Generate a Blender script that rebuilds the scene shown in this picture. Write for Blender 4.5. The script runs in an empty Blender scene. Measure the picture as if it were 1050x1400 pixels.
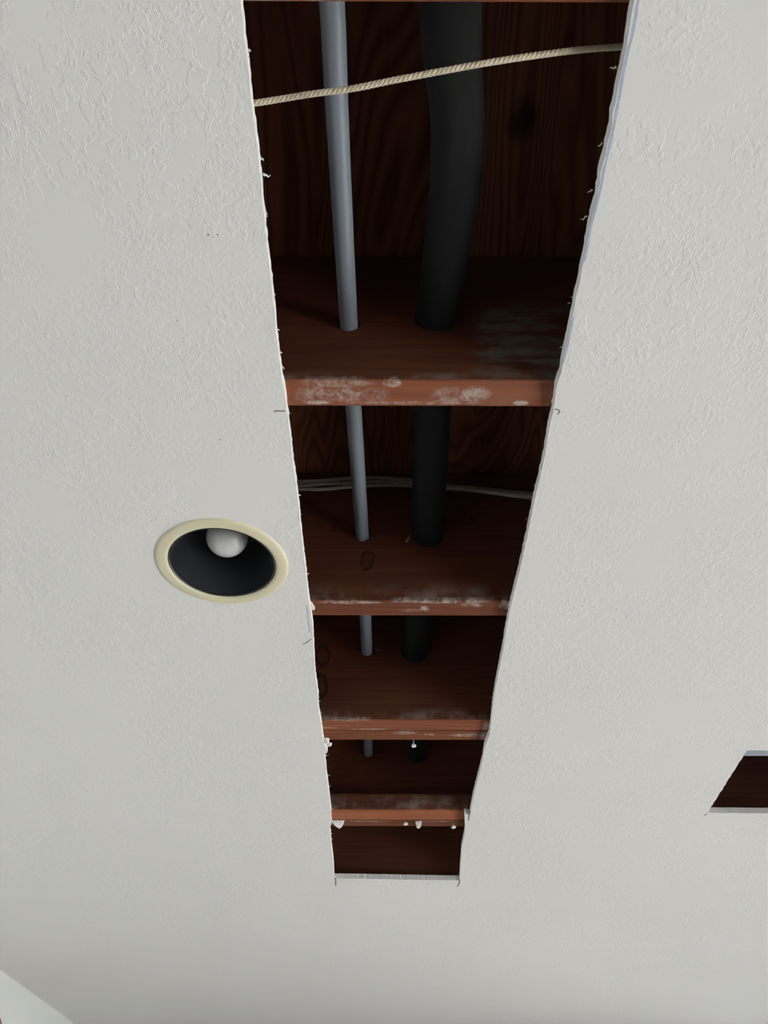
import bpy, bmesh, math, random
from mathutils import Vector, Matrix, noise as mnoise
random.seed(7)
S = bpy.context.scene
COL = S.collection

# ------------------------------------------------------------------ camera
CAM_Z = 1.746                       # eye height; the ceiling hangs 0.694 m above it
FPX = 1050.0                        # focal length in pixels of the 1050 x 1400 frame
PITCH, YAW = math.radians(43.6), math.radians(-0.2)
cd = bpy.data.cameras.new('camera'); cam = bpy.data.objects.new('camera', cd); COL.objects.link(cam)
cam.location = (0, 0, CAM_Z)
cam.rotation_euler = (math.pi/2 + PITCH, 0, YAW)
cd.sensor_fit = 'VERTICAL'; cd.sensor_height = 36.0; cd.lens = 36.0*FPX/1400.0
cd.clip_start = 0.02
S.camera = cam

# ------------------------------------------------------------------ light
W = bpy.data.worlds.new('World'); S.world = W; W.use_nodes = True
bg = W.node_tree.nodes['Background']
bg.inputs['Color'].default_value = (0.90, 0.96, 1.0, 1); bg.inputs['Strength'].default_value = 1.0
S.view_settings.view_transform = 'Standard'; S.view_settings.look = 'None'
S.view_settings.gamma = 1.0; S.view_settings.use_curve_mapping = False
S.view_settings.exposure = 1.99

sun = bpy.data.lights.new('sun', 'SUN'); sun.energy = 4.6; sun.angle = math.radians(.6); sun.color = (.98, .985, .97)
sun_o = bpy.data.objects.new('sun', sun); COL.objects.link(sun_o); sun_o.rotation_euler = (math.radians(12), math.radians(-16), 0)   # high, behind the house: lights the ground outside

def portal(name, loc, rot, sx, sy):     # guides the daylight sampling through a window opening
    l = bpy.data.lights.new(name, 'AREA'); l.shape = 'RECTANGLE'; l.size = sx; l.size_y = sy
    l.cycles.is_portal = True
    o = bpy.data.objects.new(name, l); COL.objects.link(o); o.location = loc; o.rotation_euler = rot
XL, XR, YB, YF = -1.335, 1.86, -2.2, 6.0      # room shell
WIN_R = (-1.8, 4.3, 0.06, 2.36)                # unseen glazing, size made up to shape the ceiling light: y0 y1 z0 z1
portal('daylight_portal_right', (XR+.1, (WIN_R[0]+WIN_R[1])/2, (WIN_R[2]+WIN_R[3])/2), (0, math.pi/2, 0), WIN_R[3]-WIN_R[2], WIN_R[1]-WIN_R[0])

# ------------------------------------------------------------------ geometry of the place
ZC = CAM_Z + 0.694                  # lower face of the drywall
ZJ = ZC + 0.0127                    # upper face of the drywall = underside of the joists
HJ = ZJ - CAM_Z
ZD = CAM_Z + 1.4026*HJ              # underside of the plywood subfloor

CR = cam.rotation_euler.to_matrix()
def ray(px, py):
    return CR @ Vector((px-525.0, -(py-700.0), -FPX))
def at_z(px, py, z):                # where the sight line of a pixel meets a horizontal plane
    d = ray(px, py); return Vector((0, 0, CAM_Z)) + d*((z-CAM_Z)/d.z)
def at_y(px, py, y):
    d = ray(px, py); return Vector((0, 0, CAM_Z)) + d*(y/d.y)

# ------------------------------------------------------------------ helpers
def tag(o, label=None, cat=None, group=None, kind=None):
    if label: o['label'] = label
    if cat: o['category'] = cat
    if group: o['group'] = group
    if kind: o['kind'] = kind
    return o
def obj(name, bm, m, parent=None, origin=None, smooth=False):
    bmesh.ops.recalc_face_normals(bm, faces=bm.faces)
    me = bpy.data.meshes.new(name)
    if origin is not None:
        bmesh.ops.translate(bm, verts=bm.verts, vec=-Vector(origin))
    bm.to_mesh(me); bm.free()
    if smooth:
        for p in me.polygons: p.use_smooth = True
        if smooth != 'all':
            me.set_sharp_from_angle(angle=math.radians(smooth if smooth is not True else 40))
    me.materials.append(m)
    o = bpy.data.objects.new(name, me); COL.objects.link(o)
    if origin is not None: o.location = origin
    if parent is not None:
        o.parent = parent
        if origin is not None: o.location = Vector(origin) - parent.location
        else: o.matrix_parent_inverse = Matrix.Translation(-parent.location)
    return o
def empty(name, loc):
    e = bpy.data.objects.new(name, None); COL.objects.link(e); e.location = loc
    e.empty_display_size = .05; return e
def box(bm, a, b):
    (x0, y0, z0), (x1, y1, z1) = a, b
    v = [bm.verts.new(p) for p in ((x0,y0,z0),(x1,y0,z0),(x1,y1,z0),(x0,y1,z0),(x0,y0,z1),(x1,y0,z1),(x1,y1,z1),(x0,y1,z1))]
    for f in ((0,3,2,1),(4,5,6,7),(0,1,5,4),(1,2,6,5),(2,3,7,6),(3,0,4,7)): bm.faces.new([v[i] for i in f])
def boxes(*bs):
    bm = bmesh.new()
    for a, b in bs: box(bm, a, b)
    return bm
def lathe(bm, profile, c, n=64, closed=False):
    rings = []
    for r, z in profile:
        rings.append([bm.verts.new((c[0]+r*math.cos(2*math.pi*i/n), c[1]+r*math.sin(2*math.pi*i/n), c[2]+z)) for i in range(n)] if r > 1e-6 else [bm.verts.new((c[0], c[1], c[2]+z))])
    prs = list(zip(rings, rings[1:])) + ([(rings[-1], rings[0])] if closed else [])
    for a, b in prs:
        for i in range(n):
            j = (i+1) % n
            if len(a) == 1 and len(b) == 1: continue
            if len(a) == 1: bm.faces.new((a[0], b[i], b[j]))
            elif len(b) == 1: bm.faces.new((a[i], b[0], a[j]))
            else: bm.faces.new((a[i], b[i], b[j], a[j]))
def spline(pts, per=8):
    P = [Vector(p) for p in pts]; P = [P[0]*2-P[1]] + P + [P[-1]*2-P[-2]]; out = []
    for i in range(1, len(P)-2):
        a, b, c, d = P[i-1:i+3]
        for k in range(per):
            t = k/per
            out.append(.5*((2*b)+(c-a)*t+(2*a-5*b+4*c-d)*t*t+(3*b-a-3*c+d)*t**3))
    out.append(P[-2]); return out
def sweep(bm, path, rad, n=24, section=None, twist=0.0, cap=True, up=Vector((0, 0, 1))):
    """sweep a section along a path; section(angle, i) gives the radius"""
    rings = []; s = 0.0
    for i, p in enumerate(path):
        t = (path[min(i+1, len(path)-1)] - path[max(i-1, 0)]).normalized()
        u = t.cross(up).normalized(); w = u.cross(t)
        if i: s += (p-path[i-1]).length
        ring = []
        for k in range(n):
            a = 2*math.pi*k/n
            r = section(a, i) if section else 1.0
            if isinstance(r, tuple): du, dw = r[0]*rad, r[1]*rad
            else:
                r *= rad; du, dw = r*math.cos(a+twist*s), r*math.sin(a+twist*s)
            ring.append(bm.verts.new(p + u*du + w*dw))
        rings.append(ring)
    for a, b in zip(rings, rings[1:]):
        for k in range(n): bm.faces.new((a[k], a[(k+1) % n], b[(k+1) % n], b[k]))
    if cap: bm.faces.new(rings[0]); bm.faces.new(rings[-1])

# ------------------------------------------------------------------ materials
class NT:
    def __init__(s, name):
        s.m = bpy.data.materials.new(name); s.m.use_nodes = True; s.t = s.m.node_tree; s.n = s.t.nodes
        s.b = s.n['Principled BSDF']
    def new(s, typ, **kw):
        n = s.n.new(typ)
        for k, v in kw.items(): setattr(n, k, v)
        return n
    def put(s, sock, v):
        if hasattr(v, 'is_output'): s.t.links.new(v, sock)
        else: sock.default_value = v
    def math(s, op, a, b=None, c=None, clamp=False):
        n = s.new('ShaderNodeMath', operation=op, use_clamp=clamp)
        s.put(n.inputs[0], a)
        if b is not None: s.put(n.inputs[1], b)
        if c is not None: s.put(n.inputs[2], c)
        return n.outputs[0]
    def coord(s, scale=(1,1,1), loc=(0,0,0)):
        t = s.new('ShaderNodeTexCoord'); mp = s.new('ShaderNodeMapping')
        s.t.links.new(t.outputs['Object'], mp.inputs[0]); mp.inputs['Scale'].default_value = scale; mp.inputs['Location'].default_value = loc
        return mp.outputs[0]
    def noise(s, vec, scale, detail=3, rough=.5, dist=0.0):
        n = s.new('ShaderNodeTexNoise'); s.t.links.new(vec, n.inputs['Vector'])
        n.inputs['Scale'].default_value = scale; n.inputs['Detail'].default_value = detail
        n.inputs['Roughness'].default_value = rough; n.inputs['Distortion'].default_value = dist
        return n.outputs['Fac']
    def smooth(s, v, lo, hi, a=0.0, b=1.0):
        n = s.new('ShaderNodeMapRange', interpolation_type='SMOOTHSTEP'); s.put(n.inputs['Value'], v)
        n.inputs['From Min'].default_value = lo; n.inputs['From Max'].default_value = hi
        n.inputs['To Min'].default_value = a; n.inputs['To Max'].default_value = b
        return n.outputs[0]
    def ramp(s, v, stops):
        n = s.new('ShaderNodeValToRGB'); s.put(n.inputs[0], v); e = n.color_ramp.elements
        while len(e) < len(stops): e.new(.5)
        for el, (p, c) in zip(e, stops): el.position = p; el.color = (*c, 1)
        return n.outputs[0]
    def mix(s, f, a, b, mode='MIX'):
        n = s.new('ShaderNodeMix', data_type='RGBA', blend_type=mode)
        s.put(n.inputs[0], f)
        for sock, v in ((n.inputs[6], a), (n.inputs[7], b)):
            if isinstance(v, tuple): v = (*v[:3], 1)
            s.put(sock, v)
        return n.outputs[2]
    def sep(s, v):
        n = s.new('ShaderNodeSeparateXYZ'); s.t.links.new(v, n.inputs[0]); return n.outputs
    def bump(s, h, strength, dist):
        n = s.new('ShaderNodeBump'); s.put(n.inputs['Height'], h); n.inputs['Strength'].default_value = strength; n.inputs['Distance'].default_value = dist
        s.t.links.new(n.outputs[0], s.b.inputs['Normal'])
    def set(s, color=None, rough=None, **kw):
        if color is not None: s.put(s.b.inputs['Base Color'], (*color, 1) if isinstance(color, tuple) else color)
        if rough is not None: s.put(s.b.inputs['Roughness'], rough)
        for k, v in kw.items(): s.put(s.b.inputs[k], v)
        return s.m

def plain(name, c, rough=.6, var=.06, scale=40, bump=0.0, **kw):
    t = NT(name); v = t.coord(); n = t.noise(v, scale, 4)
    col = t.mix(n, tuple(x*(1-var) for x in c), tuple(min(1, x*(1+var)) for x in c))
    if bump: t.bump(n, .5, bump)
    return t.set(col, rough, **kw)

def ceiling_material():
    t = NT('ceiling_knockdown_paint'); v = t.coord()
    a = t.noise(t.coord((1.15, .85, 1)), 74, 4, .6, .25)
    p1 = t.smooth(a, .50, .56)
    d = t.noise(v, 6.5, 2, .5, .3); mask = t.smooth(d, .40, .58)
    a2 = t.noise(v, 150, 2, .5, .2); p2 = t.smooth(a2, .52, .60)
    mask2 = t.smooth(t.noise(v, 9.0, 2), .45, .6)
    f = t.noise(v, 420, 2)
    h = t.math('ADD', t.math('MULTIPLY', p1, mask), t.math('MULTIPLY', t.math('MULTIPLY', p2, mask2), .55))
    h = t.math('ADD', h, t.math('MULTIPLY', f, .10))
    h = t.math('ADD', h, t.math('MULTIPLY', t.noise(v, 14, 2), .5))
    t.bump(h, .40, .0012)
    col = t.mix(t.noise(v, 3.0, 3), (.795, .79, .775), (.83, .825, .81))
    return t.set(col, .75)

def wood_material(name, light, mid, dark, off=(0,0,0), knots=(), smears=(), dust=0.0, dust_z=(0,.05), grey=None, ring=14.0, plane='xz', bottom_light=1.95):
    """softwood: long grain along x; knots (x, z, r) and plaster smears (x, y, rx, ry, strength) in the object's own space"""
    t = NT(name); v0 = t.coord(); v = t.coord((1, 1, 1), off)
    vg = t.coord((1.1, 13, 13), off); vf = t.coord((4, 170, 170), off)
    ring_n = t.noise(vg, 1.0, 2, .5, .35)
    lines = t.math('FRACT', t.math('MULTIPLY', ring_n, ring))
    lines = t.math('SUBTRACT', 1.0, t.math('ABSOLUTE', t.math('SUBTRACT', t.math('MULTIPLY', lines, 2), 1)))
    fib = t.noise(vf, 1.0, 3, .6)
    fac = t.math('ADD', t.math('MULTIPLY', lines, .2), t.math('MULTIPLY', fib, .45))
    fac = t.math('ADD', fac, t.math('MULTIPLY', t.noise(v, 5, 3), .35))
    col = t.ramp(fac, [(.18, dark), (.5, mid), (.88, light)])
    xyz = t.sep(v0); wob = t.noise(v0, 30, 3)
    if bottom_light != 1.0:      # clean covered wood, its colour lifted further to match the light from below
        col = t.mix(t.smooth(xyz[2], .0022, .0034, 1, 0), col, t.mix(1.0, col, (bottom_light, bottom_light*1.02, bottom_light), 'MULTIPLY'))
    wx = t.math('MULTIPLY', t.math('SUBTRACT', wob, .5), .02)
    for kx, kz, r in knots:
        dx = t.math('MULTIPLY', t.math('ADD', t.math('SUBTRACT', xyz[0], kx), wx), 1.3)
        dz = t.math('MULTIPLY', t.math('ADD', t.math('SUBTRACT', xyz[2 if plane == 'xz' else 1], kz), wx), .75)
        dd = t.math('SQRT', t.math('ADD', t.math('MULTIPLY', dx, dx), t.math('MULTIPLY', dz, dz)))
        q = t.math('DIVIDE', dd, r)
        rim = t.math('MULTIPLY', t.smooth(q, .55, .9), t.smooth(q, 1.0, 1.25, 1, 0))
        col = t.mix(t.math('MULTIPLY', rim, .78), col, tuple(c*.18 for c in dark))
        core = t.smooth(q, .3, .9, .5, 0)
        col = t.mix(core, col, tuple(c*.7 for c in dark))
    if dust:
        g = t.noise(v0, 22, 4, .6)
        m = t.math('MULTIPLY', t.math('MULTIPLY', t.smooth(xyz[2], dust_z[0], dust_z[1], 1, 0), t.smooth(xyz[2], .002, .004)), t.smooth(g, .42, .7, 0, dust))
        col = t.mix(m, col, (.50, .44, .40))
    if grey:
        gx, gz, rx, rz, st = grey
        m = t.math('MULTIPLY', t.smooth(t.math('ABSOLUTE', t.math('DIVIDE', t.math('ADD', t.math('SUBTRACT', xyz[0], gx), t.math('MULTIPLY', wx, 3)), rx)), .5, 1, 1, 0),
                               t.smooth(t.math('ABSOLUTE', t.math('DIVIDE', t.math('SUBTRACT', xyz[2], gz), rz)), .4, 1, 1, 0))
        m = t.math('MULTIPLY', m, t.smooth(t.noise(t.coord((1, 3, 3)), 16, 4, .6), .35, .65, 0, st))
        col = t.mix(m, col, (.21, .20, .17))
    if smears:
        g = t.noise(v0, 85, 5, .65, .5); g2 = t.noise(v0, 240, 3, .6)
        gg = t.math('ADD', t.math('MULTIPLY', g, .7), t.math('MULTIPLY', g2, .3))
        low = t.smooth(xyz[2], .0045, .010, 1, 0)
        for sx, sy, rx, ry, st in smears:
            dx = t.math('DIVIDE', t.math('ADD', t.math('SUBTRACT', xyz[0], sx), wx), rx)
            dy = t.math('DIVIDE', t.math('ADD', t.math('SUBTRACT', xyz[1], sy), t.math('MULTIPLY', wx, .25)), ry)
            q = t.math('ADD', t.math('MULTIPLY', dx, dx), t.math('MULTIPLY', dy, dy))
            m = t.math('MULTIPLY', t.math('MULTIPLY', t.smooth(q, .2, 1.0, 1, 0), low), t.smooth(gg, .36, .72, .0, st), clamp=True)
            col = t.mix(m, col, (.55, .48, .445))
    t.bump(t.math('ADD', fib, t.math('MULTIPLY', lines, .4)), .25, .0006)
    return t.set(col, .62, **{'Specular IOR Level': .35})

def plywood_material():
    t = NT('plywood_subfloor'); v = t.coord((13, 2.1, 1), (3.3, 1.7, 0))
    n = t.noise(v, .55, 2.2, .5, .75)
    l = t.math('FRACT', t.math('MULTIPLY', n, 24.0))
    l = t.math('SUBTRACT', 1.0, t.math('ABSOLUTE', t.math('SUBTRACT', t.math('MULTIPLY', l, 2), 1)))
    fib = t.noise(t.coord((240, 6, 1)), 1.0, 3, .6)
    fac = t.math('ADD', t.math('MULTIPLY', l, .62), t.math('MULTIPLY', fib, .42))
    col = t.ramp(fac, [(.2, (.098, .031, .013)), (.55, (.168, .060, .026)), (.9, (.205, .080, .036))])
    k = at_z(714, 163, ZD); xyz = t.sep(t.coord()); wob = t.math('MULTIPLY', t.math('SUBTRACT', t.noise(t.coord(), 25, 3), .5), .03)
    dx = t.math('ADD', t.math('SUBTRACT', xyz[0], k.x), wob); dy = t.math('MULTIPLY', t.math('SUBTRACT', xyz[1], k.y), .7)
    q = t.math('SQRT', t.math('ADD', t.math('MULTIPLY', dx, dx), t.math('MULTIPLY', dy, dy)))
    col = t.mix(t.smooth(q, .008, .026, .85, 0), col, (.018, .006, .003))
    t.bump(fac, .2, .0006)
    return t.set(col, .7, **{'Specular IOR Level': .3})

M = {}
M['ceiling'] = ceiling_material()
M['gypsum'] = plain('cut_gypsum_core', (.87, .865, .86), .9, .06, 180, .0004)
M['wall'] = plain('painted_wall', (.74, .75, .73), .8, .02, 120, .0002)
M['floor'] = plain('oak_floor', (.12, .075, .058), .5, .15, 6)
M['paper'] = plain('torn_paper', (.74, .68, .62), .9, .12, 150)
M['foam'] = plain('black_foam_insulation', (.0105, .0105, .011), .95, .25, 350, .0004, **{'Specular IOR Level': .25})
M['pex'] = plain('grey_white_plastic_pipe', (.225, .257, .30), .38, .06, 12, **{'Subsurface Weight': .12, 'Subsurface Scale': .004})
M['twine'] = plain('natural_fibre_twine', (.78, .68, .52), .95, .22, 320, .0006)
M['cable'] = plain('white_cable_jacket', (.44, .41, .36), .5, .12, 60)
M['ink'] = plain('printed_ink', (.05, .05, .05), .7)
M['cream'] = plain('cream_enamel', (.77, .71, .51), .45, .02, 30)
M['black'] = plain('black_reflector', (.022, .024, .028), .34, .12, 18)
M['bulb'] = plain('frosted_glass_bulb', (.70, .70, .70), .22, .06, 14, **{'Coat Weight': .4})
M['socket'] = plain('brass_screw_base', (.5, .42, .3), .4, Metallic=1.0)
M['steel'] = plain('galvanised_steel', (.40, .40, .40), .45, Metallic=.8)
M['chalk'] = plain('blue_chalk', (.46, .54, .70), .9, .3, 400)
M['crack'] = plain('grey_score_line', (.22, .21, .19), .9, .2, 300)
M['strip'] = plain('blue_grey_metal_strip', (.33, .365, .425), .45, .05, 30)
M['plaque'] = plain('brown_lacquered_wood', (.27, .11, .05), .4, .3, 25)
M['plaque_rim'] = plain('dark_brown_wood_rim', (.06, .028, .018), .4, .2, 25)
M['accent'] = plain('taupe_painted_wall', (.20, .175, .15), .8, .03, 120, .0002)  # invented dark tone for the unseen walls, cuts bounce onto the ceiling
M['frame'] = plain('white_window_frame', (.8, .8, .8), .4)
M['ground'] = plain('pale_concrete_reflector', (.62, .61, .585), .9, .12, 2)
M['gravel'] = plain('gravel', (.15, .145, .135), .95, .3, 3)  # unseen ground, kept dark so distant bounce reaches the ceiling less
g = NT('window_glass'); g.n.remove(g.b)
_mx, _tr, _gl, _fr = g.new('ShaderNodeMixShader'), g.new('ShaderNodeBsdfTransparent'), g.new('ShaderNodeBsdfGlossy'), g.new('ShaderNodeFresnel')
_gl.inputs['Roughness'].default_value = .02; _fr.inputs['IOR'].default_value = 1.25
g.t.links.new(_fr.outputs[0], _mx.inputs[0]); g.t.links.new(_tr.outputs[0], _mx.inputs[1]); g.t.links.new(_gl.outputs[0], _mx.inputs[2])
g.t.links.new(_mx.outputs[0], g.n['Material Output'].inputs['Surface']); M['glass'] = g.m

# ------------------------------------------------------------------ room shell
def struct(name, bm, m, label, parent=None):
    return tag(obj(name, bm, m, parent), label, None, None, 'structure')
struct('floor', boxes(((XL-.15, YB-.15, -.1), (XR+.15, YF+.15, 0))), M['floor'], 'oak toned room floor')
struct('wall_left', boxes(((XL-.12, YB-.12, 0), (XL, YF+.12, ZC))), M['wall'], 'white painted wall in the lower left corner')
struct('wall_far', boxes(((XL, YF, 0), (XR, YF+.12, ZC))), M['accent'], 'taupe painted far wall')
y0, y1, z0, z1 = WIN_R
struct('wall_right', boxes(((XR, YB-.12, 0), (XR+.12, y0, ZC)), ((XR, y1, 0), (XR+.12, YF+.12, ZC)), ((XR, y0, 0), (XR+.12, y1, z0)), ((XR, y0, z1), (XR+.12, y1, ZC))), M['wall'], 'white painted wall with an added glazed door out of view')
struct('wall_back', boxes(((XL, YB-.12, 0), (XR, YB, ZC))), M['accent'], 'taupe painted wall behind the viewer')
fr = []
for yy in [y0+(y1-y0-.06)*k/5 for k in range(6)]: fr.append(((XR+.03, yy, z0), (XR+.09, yy+.06, z1)))
for zz in (z0, z1-.06): fr.append(((XR+.035, y0, zz), (XR+.085, y1, zz+.06)))
w = struct('window_1', boxes(*fr), M['frame'], 'unseen white framed glass door, sized to shape the ceiling light')
for a, b in [(y0+(y1-y0-.06)*k/5+.06, y0+(y1-y0-.06)*(k+1)/5) for k in range(5)]:
    obj('pane', boxes(((XR+.057, a, z0+.06), (XR+.061, b, z1-.06))), M['glass'], w)
struct('ground', boxes(((-40, -40, -.45), (40, 40, -.35))), M['gravel'], 'gravel ground outside the room')
struct('reflector', boxes(((XR+.13, -8, -.34), (XR+4.5, 10, -.20))), M['ground'], 'pale patio added out of view to bounce daylight onto the ceiling')  # unseen slab, added to throw daylight up through the glazing

# ------------------------------------------------------------------ ceiling with its openings
LEFT = [(333,0),(333,6),(338.6,64),(343,100),(346.4,137),(350.7,171),(354.5,200),(359.3,246),(362,280),(365.7,314),(369,350),(373,381),(375.5,402),(378.6,443),(382,474),(386.4,506),(390.7,528.6),(393.6,554),(396.4,577),(399.1,600),(401.4,624),(405.4,650),(408.3,677),(411.4,708.6),(414.6,740),(418.6,771),(421.2,800),(425.7,828.6),(428.3,851),(429.7,880),(431.4,914),(435.4,943),(436,964),(439.3,980),(441.9,1001),(443.2,1007),(447.5,1015),(448,1020),(444.4,1024),(446.4,1048),(449.3,1072),(453,1104),(453.5,1119),(451.3,1122),(453.2,1149),(455.7,1168.6),(457.3,1194)]
RIGHT = [(860.5,0),(855.7,36),(851.4,61),(846.4,86),(842,109),(836.4,137),(831.4,167),(825,198),(817.9,229),(812.9,263),(805.7,286),(803.6,301),(798.6,331),(793.6,354),(788.6,381),(783.5,402),(778.6,429),(772.9,457),(767.9,477),(765,500),(758.6,518.6),(754,553),(747.9,581),(745,601),(740,628.6),(731.5,663),(727.9,680),(724.3,698.6),(719.3,723),(711.4,760),(701.7,801),(695.7,824),(691.4,850),(687,877),(681.4,907),(676.4,933),(672.9,956),(670.7,980),(668.6,996),(661.4,1016),(659.3,1031),(655,1049),(647,1080),(642,1107),(634.5,1105),(635.7,1128.6),(630.7,1154),(628.6,1186),(628,1197)]
HOLE_Y0 = 0.142
def resample(pts, step, jit, seed):
    rnd = random.Random(seed); out = []
    for a, b in zip(pts, pts[1:]):
        n = max(1, int((b-a).length/step))
        for k in range(n):
            p = a.lerp(b, k/n)
            if out: p = p + Vector((rnd.gauss(0, jit), rnd.gauss(0, jit*.5), 0))
            out.append(p)
    out.append(pts[-1]); return out
Lp = [at_z(x, y, ZJ) for x, y in LEFT]; Rp = [at_z(x, y, ZJ) for x, y in RIGHT]
Lp = [p for p in Lp if p.y > HOLE_Y0+.01]; Rp = [p for p in Rp if p.y > HOLE_Y0+.01]
Lp.insert(0, Vector((Lp[0].x-.0015, HOLE_Y0, ZJ))); Rp.insert(0, Vector((Rp[0].x+.002, HOLE_Y0, ZJ)))
Lr = resample(Lp, .0045, .0003, 1); Rr = resample(Rp, .0045, .0003, 2)
endr = resample([Lr[-1], Rr[-1]], .005, .0012, 3)[1:-1]
trench = Lr + endr + Rr[::-1]
rect = [at_z(1021, 1026, ZC), at_z(967, 1111.5, ZC)]
RX0, RY0, RY1 = rect[0].x, rect[0].y, rect[1].y
box_hole = resample([Vector((RX0, RY0, 0)), Vector((rect[1].x, RY1, 0)), Vector((RX0+.34, RY1+.004, 0)), Vector((RX0+.34, RY0-.002, 0)), Vector((RX0, RY0, 0))], .009, .0006, 4)[:-1]
DL = at_z(304, 770, ZC)                              # centre of the recessed downlight
can = [Vector((DL.x+.083*math.cos(2*math.pi*i/48), DL.y+.083*math.sin(2*math.pi*i/48), 0)) for i in range(48)]
outer = [Vector(p) for p in ((XL-.12, YB-.12, 0), (XR+.12, YB-.12, 0), (XR+.12, YF+.12, 0), (XL-.12, YF+.12, 0))]
def slab(loops, z, dz_top, inset_seed=5):
    """flat slab with openings: lower sheet, upper sheet and the cut faces (separate mesh)"""
    bm = bmesh.new(); cut = bmesh.new(); rnd = random.Random(inset_seed)
    for zz in (z, z+dz_top):
        edges = []
        for lp in loops:
            vs = [bm.verts.new((p.x, p.y, zz)) for p in lp]
            edges += [bm.edges.new((vs[i], vs[(i+1) % len(vs)])) for i in range(len(vs))]
        bmesh.ops.triangle_fill(bm, use_beauty=True, edges=edges)
    for lp in loops:
        n = len(lp)
        a = [cut.verts.new((p.x, p.y, z)) for p in lp]
        mid = [cut.verts.new((p.x+rnd.gauss(0, .0002), p.y+rnd.gauss(0, .0002), z+dz_top*.5)) for p in lp]
        b = [cut.verts.new((p.x, p.y, z+dz_top)) for p in lp]
        for i in range(n):
            j = (i+1) % n
            cut.faces.new((a[i], a[j], mid[j], mid[i])); cut.faces.new((mid[i], mid[j], b[j], b[i]))
    return bm, cut
sheet, cut = slab([outer, trench, box_hole, can], ZC, ZJ-ZC)
ceiling = struct('ceiling', sheet, M['ceiling'], 'white textured drywall ceiling cut open along a long strip')
tag(obj('cut_edge', cut, M['gypsum'], ceiling), 'bare white gypsum edge of the cut openings')

def strip(bm, pts, width, z):
    """a thin drawn or scored line lying on the underside of the ceiling"""
    P = [Vector((p.x, p.y, z)) for p in pts]; prev = None
    for i, p in enumerate(P):
        t = (P[min(i+1, len(P)-1)]-P[max(i-1, 0)]).normalized(); s = Vector((-t.y, t.x, 0))
        wdt = width*(.35 if i in (0, len(P)-1) else random.uniform(.75, 1.15))
        cur = (bm.verts.new(p+s*wdt*.5), bm.verts.new(p-s*wdt*.5), )
        if prev: bm.faces.new((prev[0], cur[0], cur[1], prev[1]))
        prev = cur
def line_part(name, pix, width, m, label, off=0.0):
    bm = bmesh.new(); P = spline([at_z(x+off, y, ZC) for x, y in pix], 6)
    strip(bm, P, width, ZC-.00025)
    return tag(obj(name, bm, m, ceiling), label)
line_part('chalk_line', [(873.6,-6),(865.7,43),(857.9,74),(850,114),(842.9,154),(833.4,200),(827,227),(820,263),(814.3,286),(808.6,307),(802,343),(798.6,358)], .0021, M['chalk'], 'blue line drawn along the right cut edge')
line_part('chalk_line', [(783.6,432),(778,459),(772,486),(768,500)], .0016, M['chalk'], 'short blue line beside the right cut edge', 1)
line_part('chalk_line', [(420.2,827),(423.0,853),(424.4,864)], .002, M['chalk'], 'short blue line beside the left cut edge', -1)
line_part('score_mark', [(374,562.5),(380,561.5),(384,562),(390,561.5)], .0022, M['crack'], 'grey score mark at the left cut edge')
line_part('score_mark', [(414,880),(418,879),(421,877),(426,873)], .0022, M['crack'], 'grey tear at the left cut edge')
line_part('score_mark', [(758,559),(763,560),(765,563),(762,566)], .0018, M['crack'], 'hairline crack at the right cut edge')
line_part('score_mark', [(458.5,1200),(459,1206),(458.8,1211)], .004, M['crack'], 'overcut at the end corner')
line_part('score_mark', [(628.6,1203),(627.5,1208),(625,1212)], .004, M['crack'], 'overcut at the right end corner')
line_part('score_mark', [(643,1108),(641,1116),(640.5,1122)], .003, M['crack'], 'overcut at the notch')
line_part('score_mark', [(967,1112),(963,1115)], .004, M['crack'], 'overcut at the corner of the square hole')
bm = bmesh.new()
for (x, y), r in (((285, 321), .0010), ((297.5, 321), .0009), ((291, 324), .0006), ((178, 609), .0008), ((301, 601), .0009), ((242, 438), .0007)):
    c = at_z(x, y, ZC-.0003); vs = [bm.verts.new((c.x+r*random.uniform(.7, 1.2)*math.cos(a*math.pi/4), c.y+r*math.sin(a*math.pi/4), c.z)) for a in range(8)]; bm.faces.new(vs)
tag(obj('fly_specks', bm, M['crack'], ceiling), 'tiny dark specks on the paint', kind='stuff')
# torn paper fibres that stick out of the cut edges
bm = bmesh.new(); rnd = random.Random(11)
def shred(p, dirn, L, wd):
    d = dirn.normalized(); s = Vector((-d.y, d.x, 0)); prev = None
    for k in range(5):
        t = k/4; c = p + d*L*t + Vector((0, 0, .35*L*t*t*rnd.choice((-1, 1, 1)))) + s*L*.35*math.sin(t*2.2)*rnd.uniform(-1, 1)
        ww = wd*(1-.7*t); cur = (bm.verts.new(c+s*ww*.5), bm.verts.new(c-s*ww*.5+Vector((0, 0, ww*.4))))
        if prev: bm.faces.new((prev[0], cur[0], cur[1], prev[1]))
        prev = cur
for x, y, L in ((356,217,5),(360,238,9),(362.5,291,4),(382.5,481,5),(386,502,5),(340,68,3),(374.5,402,3),(379,451,4),(436,958,5),(437.5,975,7),(446,1033,8),(445.5,1044,6),(449,1060,7),(450.5,1075,5),(454,1106,5),(453,1140,6),(454,1147,5),(405,654,4),(409,677,4),(420.5,785,4)):
    shred(at_z(x-.5, y, ZJ-.004), Vector((1, rnd.uniform(.2, .9), .1)), L*.001*.75, .0022)
for x, y, L in ((842.5,93,7),(823,195,6),(810,260,7),(802.5,296,9),(783,405,4),(779,414,4),(768,475,4),(753,567,4),(722,709,6),(731,664,4),(691,861,4),(687.5,875,4),(677,931,4),(673,953,6),(659,1036,7),(655,1050,5)):
    shred(at_z(x+.5, y, ZJ-.004), Vector((-1, rnd.uniform(.1, .9), .1)), L*.001*.75, .0022)
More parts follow.
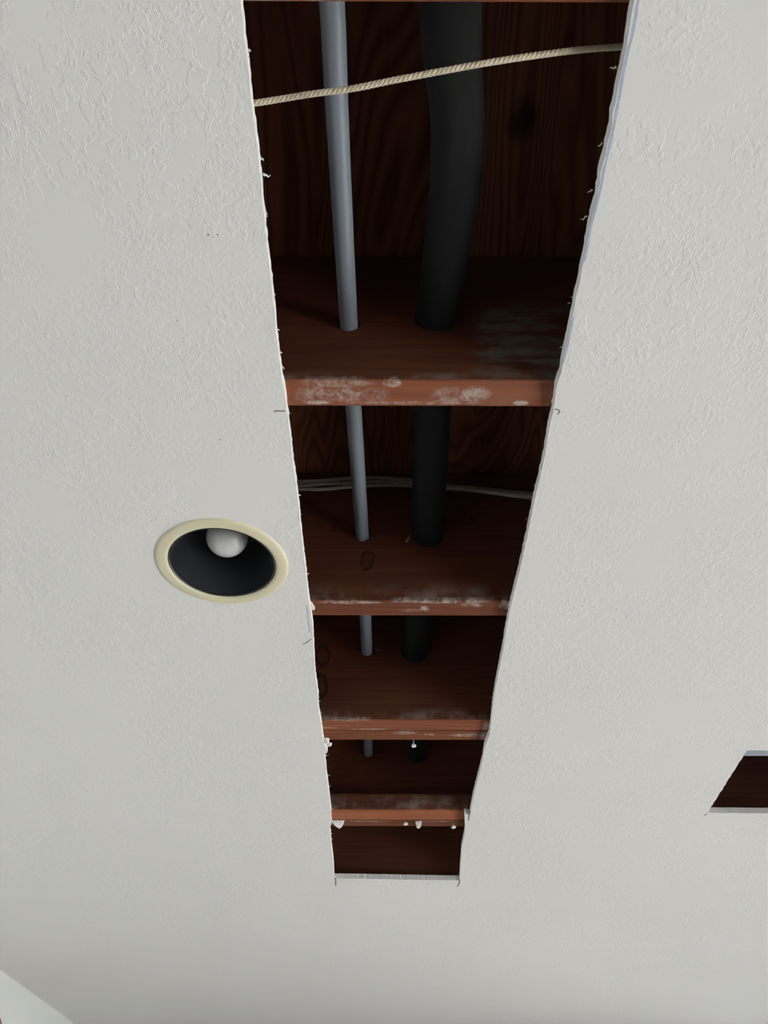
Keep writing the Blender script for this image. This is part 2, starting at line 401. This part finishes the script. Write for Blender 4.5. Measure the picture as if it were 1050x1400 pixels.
for k in range(40):
    src, sg = (Lr, 1) if k % 2 else (Rr, -1); p = rnd.choice(src)
    shred(Vector((p.x, p.y, ZC+rnd.uniform(.002, .012))), Vector((sg, rnd.uniform(-.6, .9), 0)), rnd.uniform(.001, .0022), .001)
tag(obj('torn_paper', bm, M['paper'], ceiling), 'frayed paper fibres along the cut', kind='stuff')
# crumbled lumps of gypsum left on the left edge
def lump(bm, c, r, seed, flat=1.0):
    q = bmesh.new(); bmesh.ops.create_icosphere(q, subdivisions=3, radius=1); ofs = Vector((seed*3.1, seed*1.7, seed))
    for v in q.verts:
        n = 1 + .55*mnoise.noise(v.co*1.4+ofs) + .25*mnoise.noise(v.co*3.7+ofs); v.co = Vector((v.co.x*r[0], v.co.y*r[1], v.co.z*r[2]))*n + c
    me = bpy.data.meshes.new('t'); q.to_mesh(me); q.free(); bm.from_mesh(me); bpy.data.meshes.remove(me)
for px, py, r in ((444.5, 1013, (.008, .011, .006)), (449, 1018, (.006, .005, .004))):
    bm = bmesh.new(); lump(bm, at_z(px, py, ZC+.006), r, px*.01)
    tag(obj('gypsum_crumb', bm, M['gypsum'], ceiling, smooth=True), 'crumbled white plaster on the left edge')

# ------------------------------------------------------------------ subfloor and joists
JT = 0.038; SP = .574*HJ; JY = [0.227*HJ - JT + SP*k for k in range(6)]     # near face of each joist line
JY[0] = at_z(525, 3.5, ZJ).y - JT; JY[1] = .7447*HJ; JY[2] = 1.3287*HJ; JY[3] = 1.849*HJ + .0425; JY[4] = 2.507*HJ; JY[5] = 3.045*HJ
X0, X1 = XL-.1, XR+.1
sub = obj('subfloor', boxes(((X0, -.6, ZD), (X1, 2.75, ZD+.018))), plywood_material(), origin=(0, 0, ZD))
sub.location = (0, 0, ZD)
tag(sub, 'reddish brown plywood subfloor seen between the joists', None, None, 'structure')

# pipe centre lines
RF, RP = .026, .011
def hole_pt(px, py, yface, r):
    p = at_y(px, py, yface); p.z += r; return p
foam_h = {1: hole_pt(598.5, 453, JY[1], RF), 2: hole_pt(585, 746.5, JY[2], RF), 3: hole_pt(568, 905.5, JY[3]-.0425, RF), 4: hole_pt(570.5, 1042.5, JY[4], RF)}
pex_h = {1: hole_pt(476.5, 451.5, JY[1], RP), 2: hole_pt(495, 739, JY[2], RP), 3: hole_pt(501.5, 896, JY[3]-.0425, RP), 4: hole_pt(503.5, 1034, JY[4], RP)}
def px_z(px, py, z): return at_z(px, py, CAM_Z+z)
foam_pts = [px_z(617.7,50,.756), px_z(621.5,110,.763), px_z(626,170,.772), px_z(623.7,230,.783), px_z(618,290,.797), px_z(609.5,350,.812), px_z(601.5,405,.825)]
d0 = foam_pts[0]-foam_pts[1]
foam_y0 = foam_pts[0] + Vector((-.004, -.06, -.003)); foam_00 = foam_y0 + Vector((-.012, -.35, -.012))
pex_pts = [px_z(454.5,14,.768), px_z(460.4,143,.782), px_z(467.9,286,.799)]
pex_y0 = pex_pts[0] + Vector((-.003, -.07, -.008)); pex_00 = pex_y0 + Vector((-.012, -.35, -.02))
def far(hk, k, dy=JT):
    return hk[k] + Vector((0, dy, .002))
foam_path = [foam_00, foam_y0] + foam_pts + [foam_h[1], far(foam_h, 1)] + [foam_h[2], far(foam_h, 2)] + [foam_h[3], far(foam_h, 3, .079)] + [foam_h[4], far(foam_h, 4), far(foam_h, 4)+Vector((0, .10, .004))]
pex_path = [pex_00, pex_y0] + pex_pts + [pex_h[1], far(pex_h, 1)] + [pex_h[2], far(pex_h, 2)] + [pex_h[3], far(pex_h, 3, .079)] + [pex_h[4], far(pex_h, 4), far(pex_h, 4)+Vector((0, .10, .004))]

def crossing(path, y):
    for a, b in zip(path, path[1:]):
        if a.y <= y <= b.y: return a.lerp(b, (y-a.y)/(b.y-a.y))
foam_s, pex_s = spline(foam_path, 10), spline(pex_path, 10)

def joist(name, y0, mat, label, holes=True, th=JT, zb=ZJ, zt=ZD, xa=X0, xb=X1, r=.0035, extra=()):
    bm = bmesh.new(); hl = []
    if holes:
        for path, rad in ((foam_s, RF+.0015), (pex_s, RP+.003)):
            p = crossing(path, y0+th/2)
            if p: hl.append((p.x, p.z, rad))
    loops = {}
    for yy in (y0, y0+th):
        edges = []; rectv = [bm.verts.new(q) for q in ((xa, yy, zb+r), (xb, yy, zb+r), (xb, yy, zt), (xa, yy, zt))]
        lv = [rectv]
        for cx, cz, rad in hl:
            lv.append([bm.verts.new((cx+rad*math.cos(2*math.pi*i/40), yy, cz+rad*math.sin(2*math.pi*i/40))) for i in range(40)])
        for vs in lv: edges += [bm.edges.new((vs[i], vs[(i+1) % len(vs)])) for i in range(len(vs))]
        bmesh.ops.triangle_fill(bm, use_beauty=True, edges=edges); loops[yy] = lv
    A, B = loops[y0], loops[y0+th]
    for va, vb in zip(A[1:], B[1:]):
        for i in range(40):
            j = (i+1) % 40; bm.faces.new((va[i], va[j], vb[j], vb[i]))
    prof = [(y0+r-r*math.cos(a), zb+r-r*math.sin(a)) for a in [math.pi/2*k/5 for k in range(1, 6)]]
    prof += [(y0+th-r+r*math.sin(a), zb+r-r*math.cos(a)) for a in [math.pi/2*k/5 for k in range(0, 5)]]
    pa, pb = A[0][0], A[0][1]; left = [pa]; right = [pb]
    for yy, zz in prof:
        qa, qb = bm.verts.new((xa, yy, zz)), bm.verts.new((xb, yy, zz)); bm.faces.new((pa, pb, qb, qa)); pa, pb = qa, qb; left.append(qa); right.append(qb)
    bm.faces.new((pa, pb, B[0][1], B[0][0])); left.append(B[0][0]); right.append(B[0][1])
    bm.faces.new((A[0][3], A[0][2], B[0][2], B[0][3]))
    bm.faces.new(left + [B[0][3], A[0][3]]); bm.faces.new(right + [B[0][2], A[0][2]])
    o = obj(name, bm, mat, origin=(0, y0, zb), smooth=30)
    return tag(o, label, 'joist')
def lx(px, py, y): p = at_y(px, py, y); return (p.x, p.z-ZJ)
def bx_(px, py, y0): p = at_z(px, py, ZJ); return (p.x, p.y-y0)
RED = ((.168, .056, .0265), (.113, .0345, .016), (.067, .0195, .0092))
ORG = ((.31, .125, .058), (.235, .085, .038), (.15, .050, .022))
def wm(name, pal, **kw): return wood_material(name, *pal, **kw)
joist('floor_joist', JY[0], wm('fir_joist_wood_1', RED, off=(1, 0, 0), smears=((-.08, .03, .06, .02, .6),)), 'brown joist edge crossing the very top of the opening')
sm1 = [(*bx_(432, 541, JY[1]), .030, .016, .75), (*bx_(478, 540, JY[1]), .020, .015, .8), (*bx_(434, 550, JY[1]), .018, .003, 2.2), (*bx_(515, 541, JY[1]), .02, .014, .4), (*bx_(615, 541, JY[1]), .028, .015, .6), (*bx_(650, 540, JY[1]), .020, .016, 1.0), (*bx_(560, 551, JY[1]), .09, .003, .7), (*bx_(712, 551, JY[1]), .012, .0045, 1.4), (*bx_(534, 524, JY[1]), .013, .006, 1.4), (*bx_(460, 524, JY[1]), .05, .007, .7)]
gx, gz = lx(725, 470, JY[1])
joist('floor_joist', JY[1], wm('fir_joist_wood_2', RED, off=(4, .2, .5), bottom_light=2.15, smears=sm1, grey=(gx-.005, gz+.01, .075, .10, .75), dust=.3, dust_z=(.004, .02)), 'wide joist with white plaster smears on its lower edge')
k1 = lx(502, 766, JY[2]); k2 = lx(664, 716, JY[2]); k3 = lx(700, 713, JY[2])
sm2 = [(*bx_(480, 824, JY[2]), .06, .004, 1.0), (*bx_(600, 823, JY[2]), .09, .004, 1.1), (*bx_(579, 832, JY[2]), .008, .009, 1.3), (*bx_(645, 827, JY[2]), .02, .006, 1.0), (*bx_(690, 827, JY[2]), .010, .012, 1.5), (*bx_(560, 834, JY[2]), .02, .006, .4)]
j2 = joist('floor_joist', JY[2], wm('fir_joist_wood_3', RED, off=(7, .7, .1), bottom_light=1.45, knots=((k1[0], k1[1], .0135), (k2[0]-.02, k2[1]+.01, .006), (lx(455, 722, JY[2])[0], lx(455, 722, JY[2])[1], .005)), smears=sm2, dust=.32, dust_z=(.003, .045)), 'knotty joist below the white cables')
yf = JY[3]-.0425; k3 = lx(437, 937, yf); k4 = lx(441, 897, yf)
sm3 = [(*bx_(450, 995, yf), .018, .003, 1.2), (*bx_(505, 997, yf), .04, .0035, 1.5), (*bx_(560, 998, yf), .03, .003, 1.2), (*bx_(664, 993, yf), .008, .02, 1.3), (*bx_(475, 985, yf), .05, .004, .8)]
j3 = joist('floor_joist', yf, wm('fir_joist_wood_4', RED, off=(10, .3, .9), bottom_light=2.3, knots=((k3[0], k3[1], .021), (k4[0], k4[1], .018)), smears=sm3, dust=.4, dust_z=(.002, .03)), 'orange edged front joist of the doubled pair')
y3 = JY[3]
sm4 = [(*bx_(552, 1003, y3), .03, .008, .9), (*bx_(586, 1005, y3), .014, .006, .9), (*bx_(640, 1006, y3), .045, .009, .8), (*bx_(663, 1008, y3), .012, .02, 1.0)]
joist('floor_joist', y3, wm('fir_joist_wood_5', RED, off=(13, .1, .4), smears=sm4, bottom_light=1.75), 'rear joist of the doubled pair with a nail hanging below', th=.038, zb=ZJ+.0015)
sm5 = [(*bx_(500, 1123, JY[4]), .06, .004, .9), (*bx_(600, 1123, JY[4]), .05, .004, .9)]
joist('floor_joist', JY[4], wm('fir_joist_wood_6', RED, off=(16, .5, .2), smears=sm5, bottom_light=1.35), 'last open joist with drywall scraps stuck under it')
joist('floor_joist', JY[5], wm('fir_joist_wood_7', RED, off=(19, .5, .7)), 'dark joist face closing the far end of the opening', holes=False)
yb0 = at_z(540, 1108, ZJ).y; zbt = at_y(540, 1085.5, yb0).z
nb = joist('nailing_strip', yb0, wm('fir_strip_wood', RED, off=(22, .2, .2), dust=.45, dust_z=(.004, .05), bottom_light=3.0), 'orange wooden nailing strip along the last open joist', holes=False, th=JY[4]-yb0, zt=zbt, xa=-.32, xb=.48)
nb['category'] = 'wood strip'

M['splinter'] = plain('fresh_split_wood', (.42, .24, .13), .8, .15, 200)
def splinter(pix, yface, joist_o, w):
    P = spline([at_y(x, y, yface-.0015-.003*k) for k, (x, y) in enumerate(pix)], 4); bm = bmesh.new()
    sweep(bm, P, w, 6, lambda a, i: .35+.65*math.sin(math.pi*min(1, (i+1)/len(P))))
    tag(obj('splinter', bm, M['splinter'], joist_o, smooth=60), 'pale wood splinter at a drilled hole')
splinter([(560, 733), (557.5, 737), (556, 740.5), (553.5, 739)], JY[2], j2, .0016)
splinter([(512, 887), (516, 889), (522, 889.5)], yf, j3, .0012)

# ------------------------------------------------------------------ pipes
bm = bmesh.new(); sweep(bm, foam_s, RF, 40, lambda a, i: 1 + .012*math.sin(a*2+i*.13) + .008*mnoise.noise(Vector((math.cos(a)*2, math.sin(a)*2, i*.35))))
tag(obj('insulated_pipe', bm, M['foam'], origin=foam_s[0], smooth=60), 'thick pipe wrapped in black foam insulation', 'pipe')
bm = bmesh.new(); sweep(bm, pex_s, RP, 32)
tag(obj('water_pipe', bm, M['pex'], origin=pex_s[0], smooth=60), 'thin grey white plastic pipe beside the black pipe', 'pipe')

# ------------------------------------------------------------------ cables
def cable(pix, dy, label, rx=.0031, rz=.0027):
    pts = [at_y(x, y, JY[2]-dy) for x, y in pix]
    a, b = pts[0]-pts[1], pts[-1]-pts[-2]
    pts = [pts[0]+Vector((-.45, 0, -.012)), pts[0]+Vector((-.16, 0, -.008))] + pts + [pts[-1]+Vector((.15, 0, -.014)), pts[-1]+Vector((.5, 0, -.02))]
    P = spline(pts, 8); bm = bmesh.new()
    sweep(bm, P, 1.0, 20, lambda a, i: (rz*math.copysign(abs(math.cos(a))**.7, math.cos(a)), rx*math.copysign(abs(math.sin(a))**.85, math.sin(a))))
    o = tag(obj('electrical_cable', bm, M['cable'], origin=P[0], smooth=50), label, 'cable', 'cables above the knotty joist')
    return o, P
cA = [(407,658.5),(440,657),(480,654),(520,653.2),(562,656.5),(612,664.2),(650,667),(728,675.5)]
cB = [(407,664),(440,661.5),(480,660),(520,658.2),(562,660.5),(612,668),(650,671),(728,680.5)]
cC = [(407,669),(440,669),(480,665.5),(520,663.5),(562,664),(612,667),(650,670),(728,679)]
cable(cA, .0032, 'uppermost white flat cable running across the knotty joist')
c2, P2 = cable(cB, .0092, 'middle white flat cable, printed, running across the knotty joist')
cable(cC, .0152, 'lowest white flat cable in the bundle left of the black pipe', .003)
# short dashes of ink print on the middle cable
bm = bmesh.new()
for i in range(14, len(P2)-14, 3):
    a = P2[i]; b = P2[i].lerp(P2[i+1], .55); o_ = Vector((0, -.0031, -.0006))
    vs = [bm.verts.new(q+o_) for q in (a+Vector((0, 0, -.0009)), b+Vector((0, 0, -.0009)), b+Vector((0, 0, .0009)), a+Vector((0, 0, .0009)))]; bm.faces.new(vs)
tag(obj('ink_print', bm, M['ink'], c2), 'faint black print', kind='stuff')

# ------------------------------------------------------------------ twine across the opening
tw = [(347.5,141,.7092),(380,136,.7088),(430,128,.708),(480,121.5,.708),(540,109.5,.709),(600,98,.711),(660,87,.715),(700,80.5,.719),(760,72,.726),(800,67.5,.733),(850,64,.744)]
pts = [px_z(*q) for q in tw]
pts = [pts[0]+Vector((-.10, .012, .0004)), pts[0]+Vector((-.035, .003, .0004))] + pts + [pts[-1]+Vector((.025, 0, .003)), pts[-1]+Vector((.07, .012, -.015)), pts[-1]+Vector((.12, .035, -.034))]
P = spline(pts, 22); bm = bmesh.new()
rn = random.Random(5)
sweep(bm, P, .0026, 18, lambda a, i: 1 + .20*abs(math.cos(1.5*a))-.1 + .06*mnoise.noise(Vector((a, i*.5, 0))), twist=520.0)
tw_o = tag(obj('twine', bm, M['twine'], origin=P[0], smooth=60), 'beige twisted twine stretched across the opening near the top', 'twine')
bm = bmesh.new()
for k in range(130):
    i = rn.randrange(3, len(P)-3); a = rn.uniform(0, 6.28); d = Vector((rn.uniform(-1, 1), math.cos(a), math.sin(a))).normalized(); t = (P[i+1]-P[i]).normalized()
    q = P[i]+d*.0018; e = q+d*rn.uniform(.0008, .0022)+t*rn.uniform(-.003, .003); s = t*.00022
    vs = [bm.verts.new(v) for v in (q-s, q+s, e)]; bm.faces.new(vs)
tag(obj('loose_fibres', bm, M['twine'], tw_o), 'fuzzy loose fibres', kind='stuff')

# ------------------------------------------------------------------ recessed downlight
L = empty('recessed_downlight', (DL.x, DL.y, ZC))
tag(L, 'round recessed downlight with cream trim ring and black cone', 'light')
c = (DL.x, DL.y, ZC)
bm = bmesh.new(); lathe(bm, [(.0755, .006), (.0755, -.0015), (.077, -.0030), (.080, -.0036), (.089, -.0030), (.0918, -.0020), (.0928, -.0006), (.0928, 0.0), (.083, .0005), (.083, .006)], c, 96, True)
obj('trim_ring', bm, M['cream'], L, (DL.x, DL.y, ZC), 35)
bm = bmesh.new(); lathe(bm, [(.0754, -.0012), (.0738, -.0020), (.0725, -.0008), (.0728, .004), (.0708, .012), (.0675, .030), (.063, .050), (.058, .068), (.054, .080), (.0515, .083), (.0505, .0835), (.0505, .0850), (.0530, .0845), (.0570, .082), (.061, .069), (.066, .051), (.0705, .031), (.0738, .012), (.0754, .004)], c, 96, True)
obj('reflector_cone', bm, M['black'], L, (DL.x, DL.y, ZC), 35)
bm = bmesh.new(); lathe(bm, [(.080, .008), (.080, .165), (0, .165), (0, .167), (.082, .167), (.082, .008)], c, 64, True)
obj('housing', bm, M['black'], L, (DL.x, DL.y, ZC), 35)
bm = bmesh.new(); zb = .020
lathe(bm, [(0, zb)] + [(.0305*math.sin(a), zb+.0305-.0305*math.cos(a)) for a in [math.pi*.56*k/14 for k in range(1, 15)]] + [(.0275, zb+.046), (.023, zb+.058), (.0175, zb+.070), (.0145, zb+.080), (.0135, zb+.086)], c, 48)
b = obj('bulb', bm, M['bulb'], L, (DL.x, DL.y, ZC), 50)
bm = bmesh.new(); lathe(bm, [(.0133, zb+.086), (.0133, zb+.110), (.009, zb+.114)], c, 32)
obj('screw_base', bm, M['socket'], b, (DL.x, DL.y, ZC), 40).location = (0, 0, 0)
bm = bmesh.new(); lathe(bm, [(.020, .100), (.022, .100), (.022, .165), (.016, .165), (.016, .104)], c, 32)
obj('socket', bm, M['black'], L, (DL.x, DL.y, ZC), 40)

# ------------------------------------------------------------------ nails and drywall scraps under the joists
def nail(px, py, length, head, label, tilt=(0, 0), blob=False):
    p = at_z(px, py, ZJ+.001); e = empty('drywall_nail', p); tag(e, label, 'nail')
    d = Vector((tilt[0], tilt[1], -1)).normalized(); q = p + d*length
    bm = bmesh.new(); sweep(bm, [p-d*.012, p, q], .0013, 10, up=Vector((0, 1, 0))); obj('shank', bm, M['steel'], e, smooth=40)
    bm = bmesh.new(); sweep(bm, [q-d*.0012, q-d*.0004, q+d*.0008], .0042, 16, up=Vector((0, 1, 0))); h = obj('head', bm, M['gypsum'], e, smooth=40)
    if blob:
        bm = bmesh.new(); lump(bm, q-d*.002, (head, head*.8, head*.7), px*.013); obj('plaster_lump', bm, M['gypsum'], e, smooth=60)
    return e
nail(565.2, 1011.5, .013, .004, 'small nail hanging under the doubled joist', (.05, .1), True)
nail(554.5, 1123, .007, .0045, 'small plastered nail left of the square drywall chunk', (0, 0), True)
nail(619.5, 1124.5, .012, .0045, 'small plastered nail nearest the right cut edge', (0, .1), True)
def scrap(pix, y0, label, th=.012, seed=1):
    """a torn remnant of drywall left hanging under a joist; outline in plan, tapering downwards"""
    rnd = random.Random(seed); bm = bmesh.new(); P = [at_z(x, y, ZJ-.0003) for x, y in pix]; c = sum(P, Vector())/len(P)
    rings = []
    for t, sc in ((0, 1.0), (.4, .86), (.8, .62), (1.0, .40)):
        rings.append([bm.verts.new(c+(p-c)*sc*rnd.uniform(.95, 1.05)+Vector((rnd.gauss(0, .0006), rnd.gauss(0, .0006), -th*t))) for p in P])
    n = len(P)
    for a, b_ in zip(rings, rings[1:]):
        for i in range(n): bm.faces.new((a[i], a[(i+1) % n], b_[(i+1) % n], b_[i]))
    bm.faces.new(rings[0]); bm.faces.new(rings[-1])
    return tag(obj('drywall_scrap', bm, M['gypsum'], origin=c), label, 'scrap')
def outline(pix):
    P = []
    for a, b in zip(pix, pix[1:]+pix[:1]):
        for k in range(3): P.append((a[0]+(b[0]-a[0])*k/3, a[1]+(b[1]-a[1])*k/3))
    return P
scrap(outline([(453,1121.5),(471,1121.5),(468,1127),(464,1128.5)]), JY[4], 'triangular drywall scrap in the left corner under the last joist', .011, 3)
scrap(outline([(568,1122.5),(577,1122.5),(575,1126.5),(568.5,1127)]), JY[4], 'small square drywall chunk hanging midway under the last joist', .012, 4)
scrap(outline([(423.0,824),(426.5,822),(431,831),(428.5,833.5),(425.8,833.5)]), JY[2], 'tan torn paper scrap at the left end of the knotty joist', .004, 6).data.materials[0] = M['paper']

# ------------------------------------------------------------------ strip above the square hole, plaque on the wall
yS = at_z(1030, 1033.5, ZJ).y
bm = boxes(((RX0-.06, RY0-.03, ZJ+.0002), (RX0+.42, yS, ZJ+.0022)))
tag(obj('backing_strip', bm, M['strip'], origin=(RX0, RY0, ZJ)), 'blue grey strip along the near edge of the square hole', 'strip')
pc = Vector((XL, 3.105, CAM_Z+.575-.15)); e = empty('wall_plaque', pc)
tag(e, 'round brown wooden plaque on the wall at the lower left corner', 'wall decor')
def disc(name, prof, m):
    bm = bmesh.new(); lathe(bm, prof, (0, 0, 0), 64); bmesh.ops.rotate(bm, verts=bm.verts, cent=(0, 0, 0), matrix=Matrix.Rotation(math.pi/2, 3, 'Y'))
    o = obj(name, bm, m, smooth=40); o.parent = e
disc('disc', [(0, .002), (.1475, .002), (.1475, .012), (.14, .016), (0, .018)], M['plaque'])
disc('rim', [(.1475, .0005), (.150, .0005), (.150, .010), (.149, .0125), (.1475, .0125), (.1475, .0005)], M['plaque_rim'])
